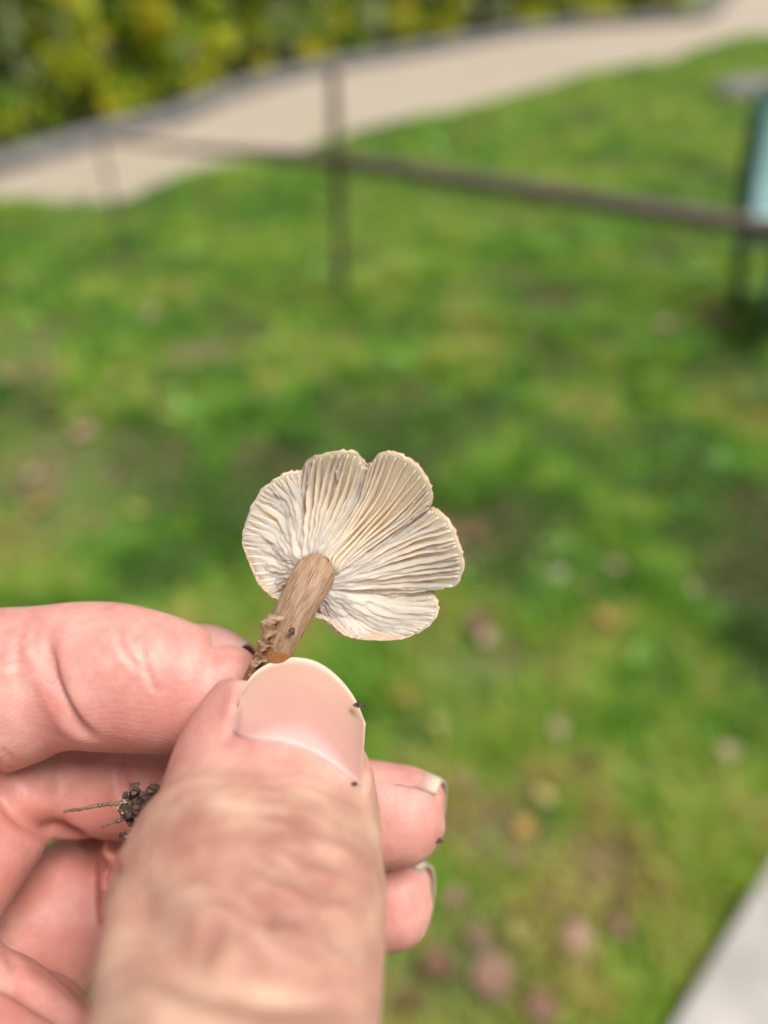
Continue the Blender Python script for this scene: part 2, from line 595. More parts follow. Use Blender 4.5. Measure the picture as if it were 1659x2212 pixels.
N0 = 480000
yy = -0.30 + 11.5 * rng.random(N0) ** 2.3
xx = (rng.random(N0) - 0.5) * (2.4 + 1.6 * np.maximum(yy, 0))
bare, tint, nz = lawn_fields(xx, yy)
keep = ~inside(path_poly, xx, yy) & ~inside(slab, xx, yy) & (rng.random(N0) > bare * 1.0)
hx = np.interp(xx, hp[:, 0], hp[:, 1])
keep &= yy < hx + 0.2
xx, yy, tint, nz, bare = xx[keep], yy[keep], tint[keep], nz[keep], bare[keep]
n = len(xx)
tint = np.clip(tint + rng.normal(0, 0.11, n) + 0.20 * bare, 0, 1)
hh = (0.020 + 0.034 * nz) * rng.uniform(0.6, 1.25, n) * (1 + 0.9 * (vnoise(xx, yy, 7.0, 9) > 0.68)) * (1 - 0.45 * bare)
ww = rng.uniform(0.0016, 0.0034, n) * (1 + 0.22 * np.maximum(yy - 1.0, 0))
an = rng.random(n) * 2 * math.pi
ax = np.stack([np.cos(an), np.sin(an), 0 * an], -1)
ld = rng.random(n) * 2 * math.pi
lean = np.stack([np.cos(ld), np.sin(ld), 0 * ld], -1) * (hh * rng.uniform(0.5, 1.5, n))[:, None]
b0 = np.stack([xx, yy, 0 * xx], -1)
up = np.array([0, 0, 1.0])
mid = b0 + lean * 0.35 + up * (hh * 0.6)[:, None]
tip = b0 + lean + up * hh[:, None]
gv = np.stack([b0 - ax * ww[:, None], b0 + ax * ww[:, None], mid + ax * ww[:, None] * 0.8, mid - ax * ww[:, None] * 0.8, tip], 1).reshape(-1, 3)
k = np.arange(n)[:, None] * 5
gf = np.concatenate([k + [0, 1, 2], k + [0, 2, 3], k + [3, 2, 4]], 0)
me = mesh_tris('grass', gv, gf)
attr(me, 'tint', np.repeat(tint, 5))
link('grass', me, M['grass'], label='green lawn grass with mottled light and dark tufts', cat='grass', kind='stuff')


# ------------------------------------------------------------------ weeds (broad leaved rosettes) and fallen leaves
def leaf_mesh(name, L, W, cup, curl, seed, lobed=False):
    r = np.random.default_rng(seed)
    a, m_ = 11, 5
    V = []
    for i in range(a):
        tt_ = i / (a - 1)
        w = W * (math.sin(math.pi * min(1, tt_ ** 0.8 * 0.97 + 0.03))) ** 0.8
        if lobed:
            w *= 0.75 + 0.25 * math.cos(tt_ * 19)
        for j in range(m_):
            s = (j / (m_ - 1) - 0.5) * 2
            V.append((tt_ * L, s * w, cup * s * s * W + curl * L * (tt_ - 0.4) ** 2 + r.normal(0, 0.03) * W))
    v = np.array(V)
    f = grid_faces(a, m_)
    vb = v - [0, 0, 0.0005]
    n_ = len(v)
    fb = f[:, ::-1] + n_
    return np.vstack([v, vb]), np.vstack([f, fb])


def rot_to(v, ang, tilt, roll=0.0):
    cr, sr = math.cos(roll), math.sin(roll)
    v = np.stack([v[:, 0], v[:, 1] * cr - v[:, 2] * sr, v[:, 1] * sr + v[:, 2] * cr], -1)
    ct, st = math.cos(tilt), math.sin(tilt)
    v = np.stack([v[:, 0] * ct - v[:, 2] * st, v[:, 1], v[:, 0] * st + v[:, 2] * ct], -1)
    ca, sa = math.cos(ang), math.sin(ang)
    return np.stack([v[:, 0] * ca - v[:, 1] * sa, v[:, 0] * sa + v[:, 1] * ca, v[:, 2]], -1)


weeds = [(200, 655, .10, .8), (690, 600, .09, .7), (630, 785, .07, .85), (860, 795, .08, .85), (400, 905, .10, .75), (500, 1325, .06, .55),
         (930, 610, .09, .6), (1110, 800, .08, .35), (380, 860, .06, .95), (760, 660, .08, .6), (420, 560, .10, .6), (1200, 1190, .06, .95),
         (1230, 900, .07, .5), (280, 1330, .06, .45), (830, 1340, .05, .55), (1270, 1500, .06, .7), (1350, 1700, .06, .65), (1150, 1350, .05, .6),
         (1010, 1250, .06, .6), (1560, 1010, .10, .2), (1480, 1100, .07, .4), (620, 880, .07, .35), (470, 1010, .07, .6), (60, 700, .09, .7),
         (1620, 870, .12, .15), (1500, 600, .10, .85), (1620, 640, .10, .8), (950, 330, .16, .6), (700, 1010, .07, .3), (1380, 1430, .06, .7)]
for i, (px, py, sz, tn) in enumerate(weeds):
    g = G(px, py)
    parts, tints = [], []
    nl = 9
    w = empty('weed', tuple(g), 'low broad-leaved green weed growing in the lawn', 'weed', 'weeds in the lawn')
    for q in range(nl):
        v, f = leaf_mesh('leaf', sz * rng.uniform(0.6, 1.0), sz * rng.uniform(0.16, 0.24), 0.25, -0.5, i * 20 + q)
        v = rot_to(v, q * 2.4 + rng.normal(0, 0.3), rng.uniform(0.25, 0.75)) + g + [0, 0, 0.004]
        me = mesh('leaf', v, f)
        attr(me, 'tint', np.full(len(v), np.clip(tn + rng.normal(0, 0.10), 0, 1)))
        link('leaf', me, M['weed'], w)

LN = {'tan': 'tan', 'pink': 'pinkish brown', 'orange': 'orange', 'brown': 'dark brown', 'red': 'dull red-brown', 'pale': 'pale buff', 'yellow': 'yellowish'}
falls = [(185, 952, .085, 'pink'), (110, 915, .075, 'brown'), (95, 1108, .075, 'orange'), (75, 1045, .07, 'tan'), (1325, 1240, .05, 'tan'),
         (1303, 1362, .055, 'orange'), (1490, 1292, .045, 'tan'), (1195, 1262, .06, 'pale'), (1020, 1168, .07, 'brown'), (850, 1490, .06, 'red'),
         (875, 1530, .05, 'orange'), (1200, 1600, .05, 'tan'), (1000, 1705, .06, 'pink'), (1035, 1362, .07, 'red'), (1240, 2055, .075, 'pink'),
         (1325, 2015, .06, 'red'), (1065, 2135, .09, 'pink'), (950, 2110, .07, 'brown'), (1472, 1820, .06, 'red'), (1385, 1835, .05, 'brown'),
         (1130, 1805, .05, 'orange'), (1105, 1870, .05, 'pink'), (1565, 1640, .045, 'tan'), (985, 1960, .05, 'pink'), (1345, 1965, .05, 'brown'),
         (1050, 1400, .05, 'tan'), (890, 860, .06, 'brown'), (330, 700, .08, 'tan'), (760, 740, .05, 'brown'), (1170, 1735, .05, 'yellow'),
         (950, 1580, .05, 'yellow'), (1260, 1660, .04, 'brown'), (120, 870, .06, 'yellow'), (260, 830, .06, 'tan'), (60, 1150, .05, 'yellow'),
         (300, 1120, .05, 'yellow'), (1110, 2020, .05, 'yellow'), (890, 2180, .06, 'brown'), (1170, 2190, .06, 'red'), (1020, 1240, .04, 'brown'),
         (1540, 700, .09, 'tan'), (1440, 720, .09, 'tan'), (1100, 1560, .04, 'tan'), (960, 1790, .05, 'brown'), (1180, 1960, .04, 'brown'),
         (700, 905, .04, 'tan'), (1260, 1290, .04, 'brown'), (880, 1990, .06, 'brown'), (20, 830, .06, 'tan'), (1030, 2040, .05, 'brown')]
for i, (px, py, sz, kd) in enumerate(falls):
    g = G(px, py)
    v, f = leaf_mesh('fallen_leaf', sz, sz * rng.uniform(0.3, 0.42), rng.uniform(-0.3, 0.5), rng.uniform(-0.5, 0.6), 900 + i, i % 3 == 0)
    v = rot_to(v - [sz / 2, 0, 0], rng.random() * 6.28, rng.normal(0, 0.2), rng.normal(0, 0.25))
    lift = 0.034 - min(0, v[:, 2].min()) * 0.6
    v = v + g * [1, 1, 0] + [0, 0, lift]
    stalk, sf = tube([v[0:5].mean(0), v[0:5].mean(0) + [rng.normal(0, .008), rng.normal(0, .008), -0.012]], 0.0008, 5)
    o = link('fallen_leaf', mesh('fallen_leaf', v, f), M['leaf_' + kd], label='fallen %s leaf lying on the lawn' % LN[kd], cat='leaf',
             group='fallen %s leaves on the lawn' % LN[kd])
    link('stalk', mesh('stalk', stalk, sf), M['leaf_' + kd], o)

# ------------------------------------------------------------------ fence: brown posts and rails
pb_ = G(738, 655)
hor = pb_[1]


def on_dist(px, py, ydist):
    """point on the picture ray at a given forward distance"""
    r = FV + ((px - CX) / F) * RV + ((CY - py) / F) * UV
    return CP + r * (ydist / r[1])


ptop = on_dist(731, 150, hor)[2]
rz = on_dist(735, 347, hor)[2]
r1 = G(1648, 489, rz)
r2 = G(425, 319, rz)
jn = np.array([pb_[0], pb_[1], rz])
rdir = norm(r1 - jn)
ldir = norm(r2 - jn)
e1 = jn + rdir * (np.linalg.norm(r1 - jn) + 0.9)
e2 = G(215, 303, rz)
fence = empty('fence', (pb_[0], pb_[1], 0), 'low brown post-and-rail fence crossing the lawn', 'fence')


def post(p, h, th=0.032):
    v, f = box((p[0], p[1], h / 2 - 0.1), (th, th, h + 0.2), 0.3, 0.006)
    # slight weathered taper
    v[:, 0] += rng.normal(0, 0.0015, len(v))
    link('post', mesh('post', v, f, False), M['rail'], fence)


def rail(a, b, r0, r1_):
    w = np.linspace(0, 1, 24)[:, None]
    pts = a * (1 - w) + b * w + np.stack([0 * w[:, 0], 0 * w[:, 0], np.sin(w[:, 0] * 9) * 0.003], -1)
    v, f = tube(pts, np.linspace(r0, r1_, 24) * (1 + 0.03 * np.sin(np.arange(24) * 1.7)), 12)
    link('rail', mesh('rail', v, f), M['rail'], fence)


post(pb_, ptop)
post(e1, ptop)
post(e2, rz + 0.02, 0.014)
rail(jn, e1, 0.031, 0.035)
rail(jn, e2, 0.028, 0.006)

# ------------------------------------------------------------------ grey stone on the lawn
g = G(1640, 205)
r = np.random.default_rng(3)
a = np.linspace(0, 2 * math.pi, 18, endpoint=False)
rr = 1 + 0.12 * np.sin(a * 2 + 1) + 0.06 * np.sin(a * 5)
V, hs_ = [], [(0.0, 1.0), (0.05, 1.06), (0.10, 0.95), (0.125, 0.7), (0.13, 0.3)]
for z, s in hs_:
    V.append(np.stack([np.cos(a) * rr * 0.42 * s + g[0], np.sin(a) * rr * 0.24 * s + g[1] + 0.25 * np.cos(a) * 0.4 * s, z + r.normal(0, 0.004, 18)], -1))
V = np.vstack(V)
f = [list(q) for q in grid_faces(5, 18, True)] + [[4 * 18 + k_ for k_ in range(18)]]
link('stone', mesh('stone', V, f), M['stone'], label='flat grey stone lying on the lawn behind the teal chair', cat='stone')

# ------------------------------------------------------------------ garden chair at the right
leg = G(1592, 665)
chair = empty('garden_chair', tuple(leg), 'teal garden chair with dark green frame beyond the brown rail', 'chair')
cx, cy = leg[0], leg[1]
wd, dpth = 0.50, 0.46


def bar(name, pts, r_, m):
    v, f = tube(np.array(pts) + [cx, cy, 0], r_, 10)
    return link(name, mesh(name, v, f), m, chair)


up_px = [(1592, 665), (1599, 570), (1606, 470), (1622, 340), (1652, 195)]
upl = [on_dist(x, y, cy) - [cx, cy, 0] for x, y in up_px]
upl[0][2] = 0
upr = [np.array([wd - q[0], q[1], q[2]]) for q in upl]
H4 = upl[4][2]
for U_ in (upl, upr):
    bar('leg', U_[:3], 0.026, M['green_metal'])
    bar('back_upright', U_[2:], 0.034, M['green_metal'])
    bar('leg', [(U_[2][0], 0.03 - dpth, 0), (U_[2][0], 0.05 - dpth, U_[2][2])], 0.018, M['green_metal'])
bar('seat_rail', [upl[2], upl[2] * [1, 0, 1] + [0, -dpth, 0]], 0.015, M['green_metal'])
bar('seat_rail', [upr[2], upr[2] * [1, 0, 1] + [0, -dpth, 0]], 0.015, M['green_metal'])
bar('top_rail', [upl[4], upr[4]], 0.022, M['green_metal'])


def sheet(name, A, B, C_, D, th, m, bow):
    a_, b_ = 9, 9
    V = []
    nrm = norm(np.cross(np.array(B) - A, np.array(D) - A))
    for i in range(a_):
        for j in range(b_):
            s, u_ = i / (a_ - 1), j / (b_ - 1)
            p = (np.array(A) * (1 - s) + np.array(B) * s) * (1 - u_) + (np.array(D) * (1 - s) + np.array(C_) * s) * u_
            V.append(p + nrm * bow * math.sin(math.pi * s) + [cx, cy, 0])
    V = np.array(V)
    V2 = V + nrm * th
    n_ = len(V)
    f_ = grid_faces(a_, b_)
    rim = [i * b_ for i in range(a_)] + [(a_ - 1) * b_ + j for j in range(1, b_)] + [i * b_ + b_ - 1 for i in range(a_ - 2, -1, -1)] + list(range(b_ - 2, 0, -1))
    fs = [list(q) for q in f_[:, ::-1]] + [list(q + n_) for q in f_]
    for q in range(len(rim)):
        a1, a2 = rim[q], rim[(q + 1) % len(rim)]
        fs.append([a1, a2, a2 + n_, a1 + n_])
    link(name, mesh(name, np.vstack([V, V2]), fs, False), m, chair)


zb = on_dist(1603, 535, cy)[2]
lb = np.interp(zb, [q[2] for q in upl], [q[0] for q in upl])
ins = np.array([0.015, 0, 0])
sheet('backrest', upl[4] + ins, upr[4] - ins, (wd - lb - 0.015, 0, zb), (lb + 0.015, 0, zb), 0.006, M['teal_sheet'], 0.02)
sz_ = upl[2][2] + 0.018
sheet('seat', (upl[2][0], -dpth, sz_ + 0.01), (upr[2][0], -dpth, sz_ + 0.01), (upr[2][0], -0.01, sz_), (upl[2][0], -0.01, sz_), 0.008, M['teal_sheet'], 0.0)

# ------------------------------------------------------------------ the hand
def loft(st, per=6, m=36, e=2.15):
    """stations (x, y, depth mm, half width in picture units, thickness ratio) -> closed tube"""
    s = catmull(st, per)
    C = P(s[:, 0], s[:, 1], s[:, 2])
    T = norm(np.gradient(C, axis=0))
    V = norm(CP - C)
    Sd = norm(np.cross(T, V))
    Nn = np.cross(Sd, T)
    rw = np.maximum(s[:, 3], 1.0) / F * s[:, 2] / 1000
    rn = rw * s[:, 4]
    a = np.linspace(0, 2 * math.pi, m, endpoint=False)
    ca = np.sign(np.cos(a)) * np.abs(np.cos(a)) ** (2 / e)
    sa = np.sign(np.sin(a)) * np.abs(np.sin(a)) ** (2 / e)
    v = C[:, None] + Sd[:, None] * (rw[:, None] * ca)[..., None] + Nn[:, None] * (rn[:, None] * sa)[..., None]
    n_ = len(C)
    f_ = [list(q) for q in grid_faces(n_, m, True)]
    v = np.vstack([v.reshape(-1, 3), C[:1], C[-1:]])
    for j in range(m):
        f_.append([n_ * m, (j + 1) % m, j])
        f_.append([n_ * m + 1, (n_ - 1) * m + j, (n_ - 1) * m + (j + 1) % m])
    return v, f_, C, rw, T, Sd, Nn


TH = [(636, 1452, 100, 10, .7), (638, 1462, 99.6, 60, .66), (640, 1484, 99, 106, .66), (634, 1520, 98, 146, .68), (612, 1570, 96.5, 182, .70),
      (594, 1640, 94, 212, .72), (585, 1710, 91, 230, .74), (577, 1790, 87.5, 250, .76), (554, 1880, 83, 282, .78), (540, 1960, 79, 297, .78),
      (532, 2050, 75, 304, .76), (520, 2160, 70, 308, .74), (498, 2290, 65, 318, .76), (455, 2450, 60, 342, .8), (412, 2580, 57.5, 330, .85), (388, 2640, 57, 120, .85)]
IX = [(552, 1452, 104, 8, .8), (547, 1452, 104, 42, .8), (527, 1462, 104.5, 79, .82), (490, 1484, 105, 102, .84), (440, 1489, 105.5, 128, .86),
      (380, 1483, 106, 142, .86), (310, 1470, 106.3, 152, .86), (240, 1460, 106.5, 158, .86), (170, 1457, 107, 157, .86), (110, 1464, 107, 158, .86),
      (50, 1478, 106.5, 170, .86), (-30, 1496, 106, 178, .86), (-150, 1530, 106, 176, .88), (-290, 1600, 104, 170, .9), (-380, 1740, 97, 172, .92),
      (-410, 1950, 90, 185, .95)]
MD = [(960, 1772, 112, 8, .8), (956, 1772, 112, 42, .82), (941, 1769, 112.2, 74, .84), (905, 1764, 112.6, 98, .86), (850, 1761, 113, 108, .86),
      (780, 1757, 113.6, 113, .86), (680, 1745, 114.5, 113, .86), (560, 1730, 115.5, 112, .86), (420, 1714, 116.5, 109, .86), (320, 1704, 117, 108, .86),
      (250, 1700, 117, 107, .86), (160, 1694, 117, 112, .86), (70, 1680, 117, 122, .86), (-40, 1680, 115, 135, .88)]
MP = [(75, 1665, 116, 90, .9), (40, 1705, 113, 118, .9), (-20, 1768, 109, 136, .9), (-90, 1860, 103, 143, .9), (-170, 1980, 97, 150, .92), (-260, 2150, 92, 170, .95)]
RG = [(933, 1950, 117, 8, .8), (929, 1950, 117, 40, .82), (914, 1949, 117.2, 70, .84), (880, 1948, 117.5, 92, .86), (828, 1947, 118, 100, .86),
      (750, 1944, 119, 106, .86), (620, 1925, 120.5, 106, .86), (480, 1900, 122, 104, .86), (360, 1880, 122.5, 104, .86), (280, 1862, 122, 108, .86),
      (210, 1870, 120, 116, .9)]
RP = [(260, 1870, 128, 80, .9), (210, 1905, 126, 125, .9), (145, 1975, 122, 142, .9), (70, 2060, 117, 150, .9), (-10, 2170, 110, 158, .92), (-90, 2320, 101, 170, .95)]
PK = [(190, 2330, 104, 60, .9), (150, 2330, 103, 130, .9), (80, 2320, 101, 178, .9), (-10, 2310, 98, 195, .9), (-120, 2330, 94, 200, .95), (-260, 2380, 90, 210, .95)]
PM = [(-330, 1900, 96, 160, .9), (-330, 2080, 92, 260, .7), (-300, 2280, 87, 340, .62), (-200, 2500, 80, 420, .6), (-60, 2800, 72, 500, .6), (40, 3100, 66, 480, .6),
      (70, 3350, 63, 200, .6)]
TB = [(460, 2440, 61, 120, .8), (440, 2500, 60, 300, .85), (395, 2610, 58, 375, .86), (300, 2800, 58.5, 440, .78), (170, 3080, 61, 500, .66), (60, 3450, 60, 440, .66), (30, 3600, 60, 160, .66)]
fingers = {k_: loft(v_) for k_, v_ in dict(TH=TH, IX=IX, MD=MD, MP=MP, RG=RG, RP=RP, PK=PK, PM=PM, TB=TB).items()}
parts = [(fl[0], fl[1]) for fl in fingers.values()]
# wrist and forearm run down and back, under the camera's left side
w0 = P(60., 3200., 63.)
arm = np.array([P(0., 2750., 71.), P(30., 2950., 67.5), w0 + [-.004, -.006, -.006], w0 + [-.014, -.030, -.040], w0 + [-.024, -.058, -.080], w0 + [-.035, -.088, -.122], w0 + [-.04, -.10, -.14]])
av, af = tube(catmull(arm, 5), np.r_[np.interp(np.arange(30), [0, 5, 12, 20, 29], [0.006, 0.017, 0.0235, 0.026, 0.031]), 0.028], 30)
parts.append((av, af))
hv, hf = join(parts)
tmp_me = mesh('hand_raw', hv, hf)
tmp = bpy.data.objects.new('hand_raw', tmp_me)
COL.objects.link(tmp)
rm = tmp.modifiers.new('r', 'REMESH')
rm.mode = 'VOXEL'
rm.voxel_size = 0.00042
dg = bpy.context.evaluated_depsgraph_get()
ev = tmp.evaluated_get(dg)
em = ev.to_mesh()
nv = len(em.vertices)
hv = np.empty(nv * 3, np.float32)
em.vertices.foreach_get('co', hv)
hv = hv.reshape(-1, 3).astype(float)
nl_ = len(em.loops)
li = np.empty(nl_, np.int32)
em.loops.foreach_get('vertex_index', li)
hq = li.reshape(-1, 4)
ev.to_mesh_clear()
bpy.data.objects.remove(tmp)
bpy.data.meshes.remove(tmp_me)

E = np.concatenate([hq[:, [0, 1]], hq[:, [1, 2]], hq[:, [2, 3]], hq[:, [3, 0]]])
E = np.unique(np.sort(E, 1), axis=0)
deg = np.bincount(E.ravel(), minlength=nv)[:, None].astype(float)


def lap(val):
    out = np.empty_like(val)
    for k_ in range(val.shape[1]):
        out[:, k_] = np.bincount(E[:, 0], val[E[:, 1], k_], nv) + np.bincount(E[:, 1], val[E[:, 0], k_], nv)
    return out / deg


def smooth(v, it, taubin=True):
    for _ in range(it):
        v = v + 0.6 * (lap(v) - v)
        if taubin:
            v = v - 0.615 * (lap(v) - v)
    return v


def vnormals(v):
    a_, b_, c_, d_ = (v[hq[:, k_]] for k_ in range(4))
    fn = np.cross(c_ - a_, d_ - b_)
    out = np.zeros_like(v)
    for k_ in range(3):
        out[:, k_] = sum(np.bincount(hq[:, q], fn[:, k_], nv) for q in range(4))
    return norm(out)


hv = smooth(hv, 6, False)
hv = smooth(hv, 10)

# thumb nail: a curved plate between the cuticle line and the free edge
NS, NTT = 33, 25
cut = resample(catmull(np.array([(501, 1586), (530, 1600), (585, 1607), (645, 1622), (700, 1650), (747, 1682), (781, 1706)], float), 6), NS)
fre = resample(catmull(np.array([(519, 1504), (538, 1466), (572, 1437), (624, 1420), (680, 1427), (727, 1458), (765, 1505), (790, 1562)], float), 6), NS)
sv, tv = np.meshgrid(np.linspace(0, 1, NS), np.linspace(0, 1, NTT), indexing='ij')
npx = cut[:, None] * (1 - tv[..., None]) + fre[:, None] * tv[..., None]
bvh = BVHTree.FromPolygons([tuple(p) for p in hv], [tuple(int(i) for i in q) for q in hq])


def poly_(s_, t_):
    return np.stack([s_ ** a_ * t_ ** b_ for a_ in range(5) for b_ in range(4) if a_ + b_ <= 4], -1)


hit_s, hit_t, hit_d = [], [], []
for i in range(NS):
    for j in range(NTT):
        d_ = norm(P(npx[i, j, 0], npx[i, j, 1], np.array(100.0)) - CP)
        h = bvh.ray_cast(Vector(CP), Vector(d_))
        if h[0] is not None:
            dd = proj(np.array([h[0]]))[2][0]
            if dd < 102:
                hit_s.append(sv[i, j])
                hit_t.append(tv[i, j])
                hit_d.append(dd)
co_ = np.linalg.lstsq(poly_(np.array(hit_s), np.array(hit_t)), np.array(hit_d), rcond=None)[0]
nd_ = poly_(sv.ravel(), tv.ravel()) @ co_
nd_ = nd_.reshape(sv.shape) - 0.25
nd_ = nd_ + 0.8 * np.exp(-(tv / 0.05) ** 2) + 0.8 * np.exp(-(sv / 0.035) ** 2) * np.clip((0.85 - tv) / 0.3, 0, 1) + 0.5 * np.exp(-((1 - sv) / 0.03) ** 2) * np.clip((0.6 - tv) / 0.3, 0, 1)
print('NAIL', len(hit_d), nd_[::8, ::8].round(1).tolist())
nailP = P(npx[..., 0], npx[..., 1], nd_)

hx_, hy_, hd_ = proj(hv)
nrm_ = vnormals(hv)
face = (nrm_ * norm(CP - hv)).sum(1)
sel = np.where((hx_ > 440) & (hx_ < 840) & (hy_ > 1380) & (hy_ < 1760) & (face > 0.0) & (hd_ < 101.5))[0]
gp = npx.reshape(-1, 2)
gd = np.minimum(nd_, nd_ * 0 + 999).reshape(-1)
bd = np.inf * np.ones(len(sel))
bi = np.zeros(len(sel), int)
for k_ in range(0, len(gp), 64):
    dd = np.hypot(hx_[sel][:, None] - gp[None, k_:k_ + 64, 0], hy_[sel][:, None] - gp[None, k_:k_ + 64, 1])
    j_ = dd.argmin(1)
    m_ = dd[np.arange(len(sel)), j_]
    u_ = m_ < bd
    bd[u_] = m_[u_]
    bi[u_] = k_ + j_[u_]
tgt = gd[bi] + 0.30 - 0.55 * np.exp(-(tv.reshape(-1)[bi] / 0.05) ** 2)
# outside the plate the skin swells a little over its rim
edge = np.maximum(bd - 7, 0)
wgt = np.exp(-(edge / 20.0) ** 2)
rim = -0.75 * np.exp(-((edge - 11) / 10.0) ** 2) * (edge > 0.5) * (hx_[sel] < 760)
tdep = hd_[sel] * (1 - wgt) + (tgt + rim) * wgt
hv[sel] = CP + (hv[sel] - CP) * (tdep / hd_[sel])[:, None]
part_ = np.zeros(nv)
part_[sel] = 1
hs2 = smooth(hv, 3, False)
hv = np.where(part_[:, None] > 0, hs2, hv)

# skin creases: traced lines laid on the surface and pressed in
bvh = BVHTree.FromPolygons([tuple(p) for p in hv], [tuple(int(i) for i in q) for q in hq])


def cast(px):
    out = []
    for x, y in px:
        d_ = P(np.array(x), np.array(y), np.array(100.0)) - CP
        h = bvh.ray_cast(Vector(CP), Vector(norm(d_)))
        if h[0] is not None:
            out.append(np.array(h[0]))
    return np.array(out)


nrm_ = vnormals(hv)
disp = np.zeros(nv)


def crease(px, w, dep, bulge=0.35, taper=True):
    """w, dep in mm"""
    line = resample(catmull(np.array(px, float), 8), max(12, int(len(px) * 14)))
    pts = cast(line)
    if len(pts) < 3:
        return
    w, dep = w / 1000, dep / 1000
    lo, hi = pts.min(0) - 5 * w, pts.max(0) + 5 * w
    s_ = np.where(((hv > lo) & (hv < hi)).all(1))[0]
    if not len(s_):
        return
    best = np.full(len(s_), 1e9)
    at = np.zeros(len(s_))
    for k_, p in enumerate(pts):
        dd = np.linalg.norm(hv[s_] - p, axis=1)
        u_ = dd < best
        best[u_] = dd[u_]
        at[u_] = k_ / (len(pts) - 1)
    tp = np.clip(np.minimum(at, 1 - at) * 5, 0, 1) if taper else 1.0
    disp[s_] += tp * (-dep * np.exp(-(best / w) ** 2) + bulge * dep * np.exp(-((best - 2.2 * w) / (1.1 * w)) ** 2))


# index: deep joint fold, side wrinkles
crease([(104, 1355), (105, 1427), (121, 1479), (143, 1530), (172, 1571), (215, 1604)], 0.9, 0.8, .3)
crease([(112, 1400), (124, 1475), (150, 1530), (185, 1580)], 0.35, 0.5)
crease([(66, 1330), (42, 1380), (36, 1440), (40, 1500)], 0.5, 0.22)
crease([(88, 1330), (72, 1380), (80, 1420), (96, 1450)], 0.4, 0.2)
crease([(252, 1350), (262, 1395), (285, 1430), (315, 1455)], 0.4, 0.25)
crease([(303, 1385), (312, 1430), (330, 1480), (345, 1500)], 0.35, 0.25)
crease([(290, 1345), (285, 1395)], 0.3, 0.15)
crease([(357, 1365), (356, 1410)], 0.3, 0.12)
crease([(0, 1445), (25, 1438), (45, 1428)], 0.35, 0.15)
crease([(0, 1615), (20, 1635), (40, 1655)], 0.4, 0.2)
# middle finger joint fold
crease([(268, 1615), (266, 1650), (270, 1700), (282, 1745), (300, 1790)], 0.7, 0.6)
crease([(-40, 1660), (0, 1704), (50, 1756), (110, 1793), (150, 1806)], 1.5, 2.0, .0, False)
# ring and palm
crease([(214, 1850), (228, 1880), (255, 1900)], 0.9, 1.2)
crease([(150, 1812), (200, 1816), (262, 1820)], 1.2, 1.6, .0, False)
crease([(0, 2112), (37, 2125), (110, 2170), (161, 2204)], 1.4, 1.6, .0, False)
crease([(25, 2060), (30, 2100), (45, 2128)], 0.7, 0.4)
# thumb: knuckle folds
KN = [[(330, 1880), (300, 1960), (330, 2020), (420, 2080), (520, 2110), (640, 2120), (780, 2105)],
      [(520, 1930), (560, 1985), (620, 2010), (700, 2025), (790, 2030)],
      [(470, 1890), (500, 1950), (560, 1965), (640, 1975), (740, 1970)],
      [(540, 1880), (620, 1905), (690, 1930), (770, 1935)],
      [(560, 2030), (640, 2055), (720, 2065)],
      [(600, 1850), (690, 1870), (780, 1890)],
      [(420, 2050), (470, 2030), (540, 2040)],
      [(350, 2060), (430, 2130), (540, 2160), (680, 2170), (780, 2160)]]
for q, l_ in enumerate(KN):
    crease(l_, [2.0, 1.2, 1.2, 0.9, .9, .8, .9, 1.6][q], [1.4, 1.0, .95, .75, .65, .5, .65, .8][q], .6)
for q in range(16):
    y0 = 1690 + q * 14 + rng.normal(0, 4)
    x0 = 420 + rng.uniform(-20, 150)
    x1 = min(800, x0 + rng.uniform(120, 330))
    crease([(x0, y0 + 6), ((x0 + x1) / 2, y0 + rng.normal(0, 5)), (x1, y0 + 22 + 0.1 * (x1 - 500))], 0.5, rng.uniform(0.09, 0.2), .5)
hv = hv + nrm_ * disp[:, None]
hv = smooth(hv, 1, False)

# skin fields
nrm_ = vnormals(hv)
hx_, hy_, hd_ = proj(hv)
tc, tr = fingers['TH'][2], fingers['TH'][3]
td = np.full(nv, 1e9)
tn_ = np.zeros((nv, 3))
for k_ in range(0, len(tc)):
    dd = np.linalg.norm(hv - tc[k_], axis=1) / max(tr[k_], 0.004)
    u_ = dd < td
    td[u_] = dd[u_]
    tn_[u_] = fingers['TH'][6][k_]
dors = (nrm_ * tn_).sum(1)
tan_ = np.clip((1.32 - td) / 0.15, 0, 1) * np.clip((dors + 0.05) / 0.7, 0, 1)
tipw = np.clip((hy_ - 1600) / 130, 0, 1)
tan_ *= tipw
# fingertip ridges: smooth scalar fields, in mm
cen = cast([(240, 1655)])[0] if len(cast([(240, 1655)])) else P(240., 1655., 100.)
ex = norm(P(500., 1560., 100.) - P(240., 1600., 100.))
rel = (hv - cen) * 1000
along = rel @ ex
ridge = np.sqrt((along / 1.6) ** 2 + np.maximum((rel ** 2).sum(1) - along ** 2, 0))
pad_ = np.clip((td - 1.1) / 0.2, 0, 1)
red_ = np.zeros(nv)  # skin redness, plus shade under and between the fingers put into the colour
for (x, y, rx, ry, a_) in [(350, 1560, 160, 90, .55), (110, 1480, 30, 120, .5), (860, 1830, 90, 60, .35), (280, 1720, 60, 90, .45), (100, 1770, 160, 60, .75), (40, 1900, 110, 90, .7), (230, 1760, 140, 70, .7), (40, 2180, 120, 60, .4),
                           (220, 1880, 110, 80, .85), (560, 1930, 130, 60, .12), (870, 1960, 60, 80, .3), (150, 2050, 130, 120, .5)]:
    red_ = np.maximum(red_, a_ * np.exp(-(((hx_ - x) / rx) ** 2 + ((hy_ - y) / ry) ** 2)))
me = mesh_tris('hand', hv, hq, True)
attr(me, 'tan', tan_)
attr(me, 'ridge', ridge)
attr(me, 'pad', pad_)
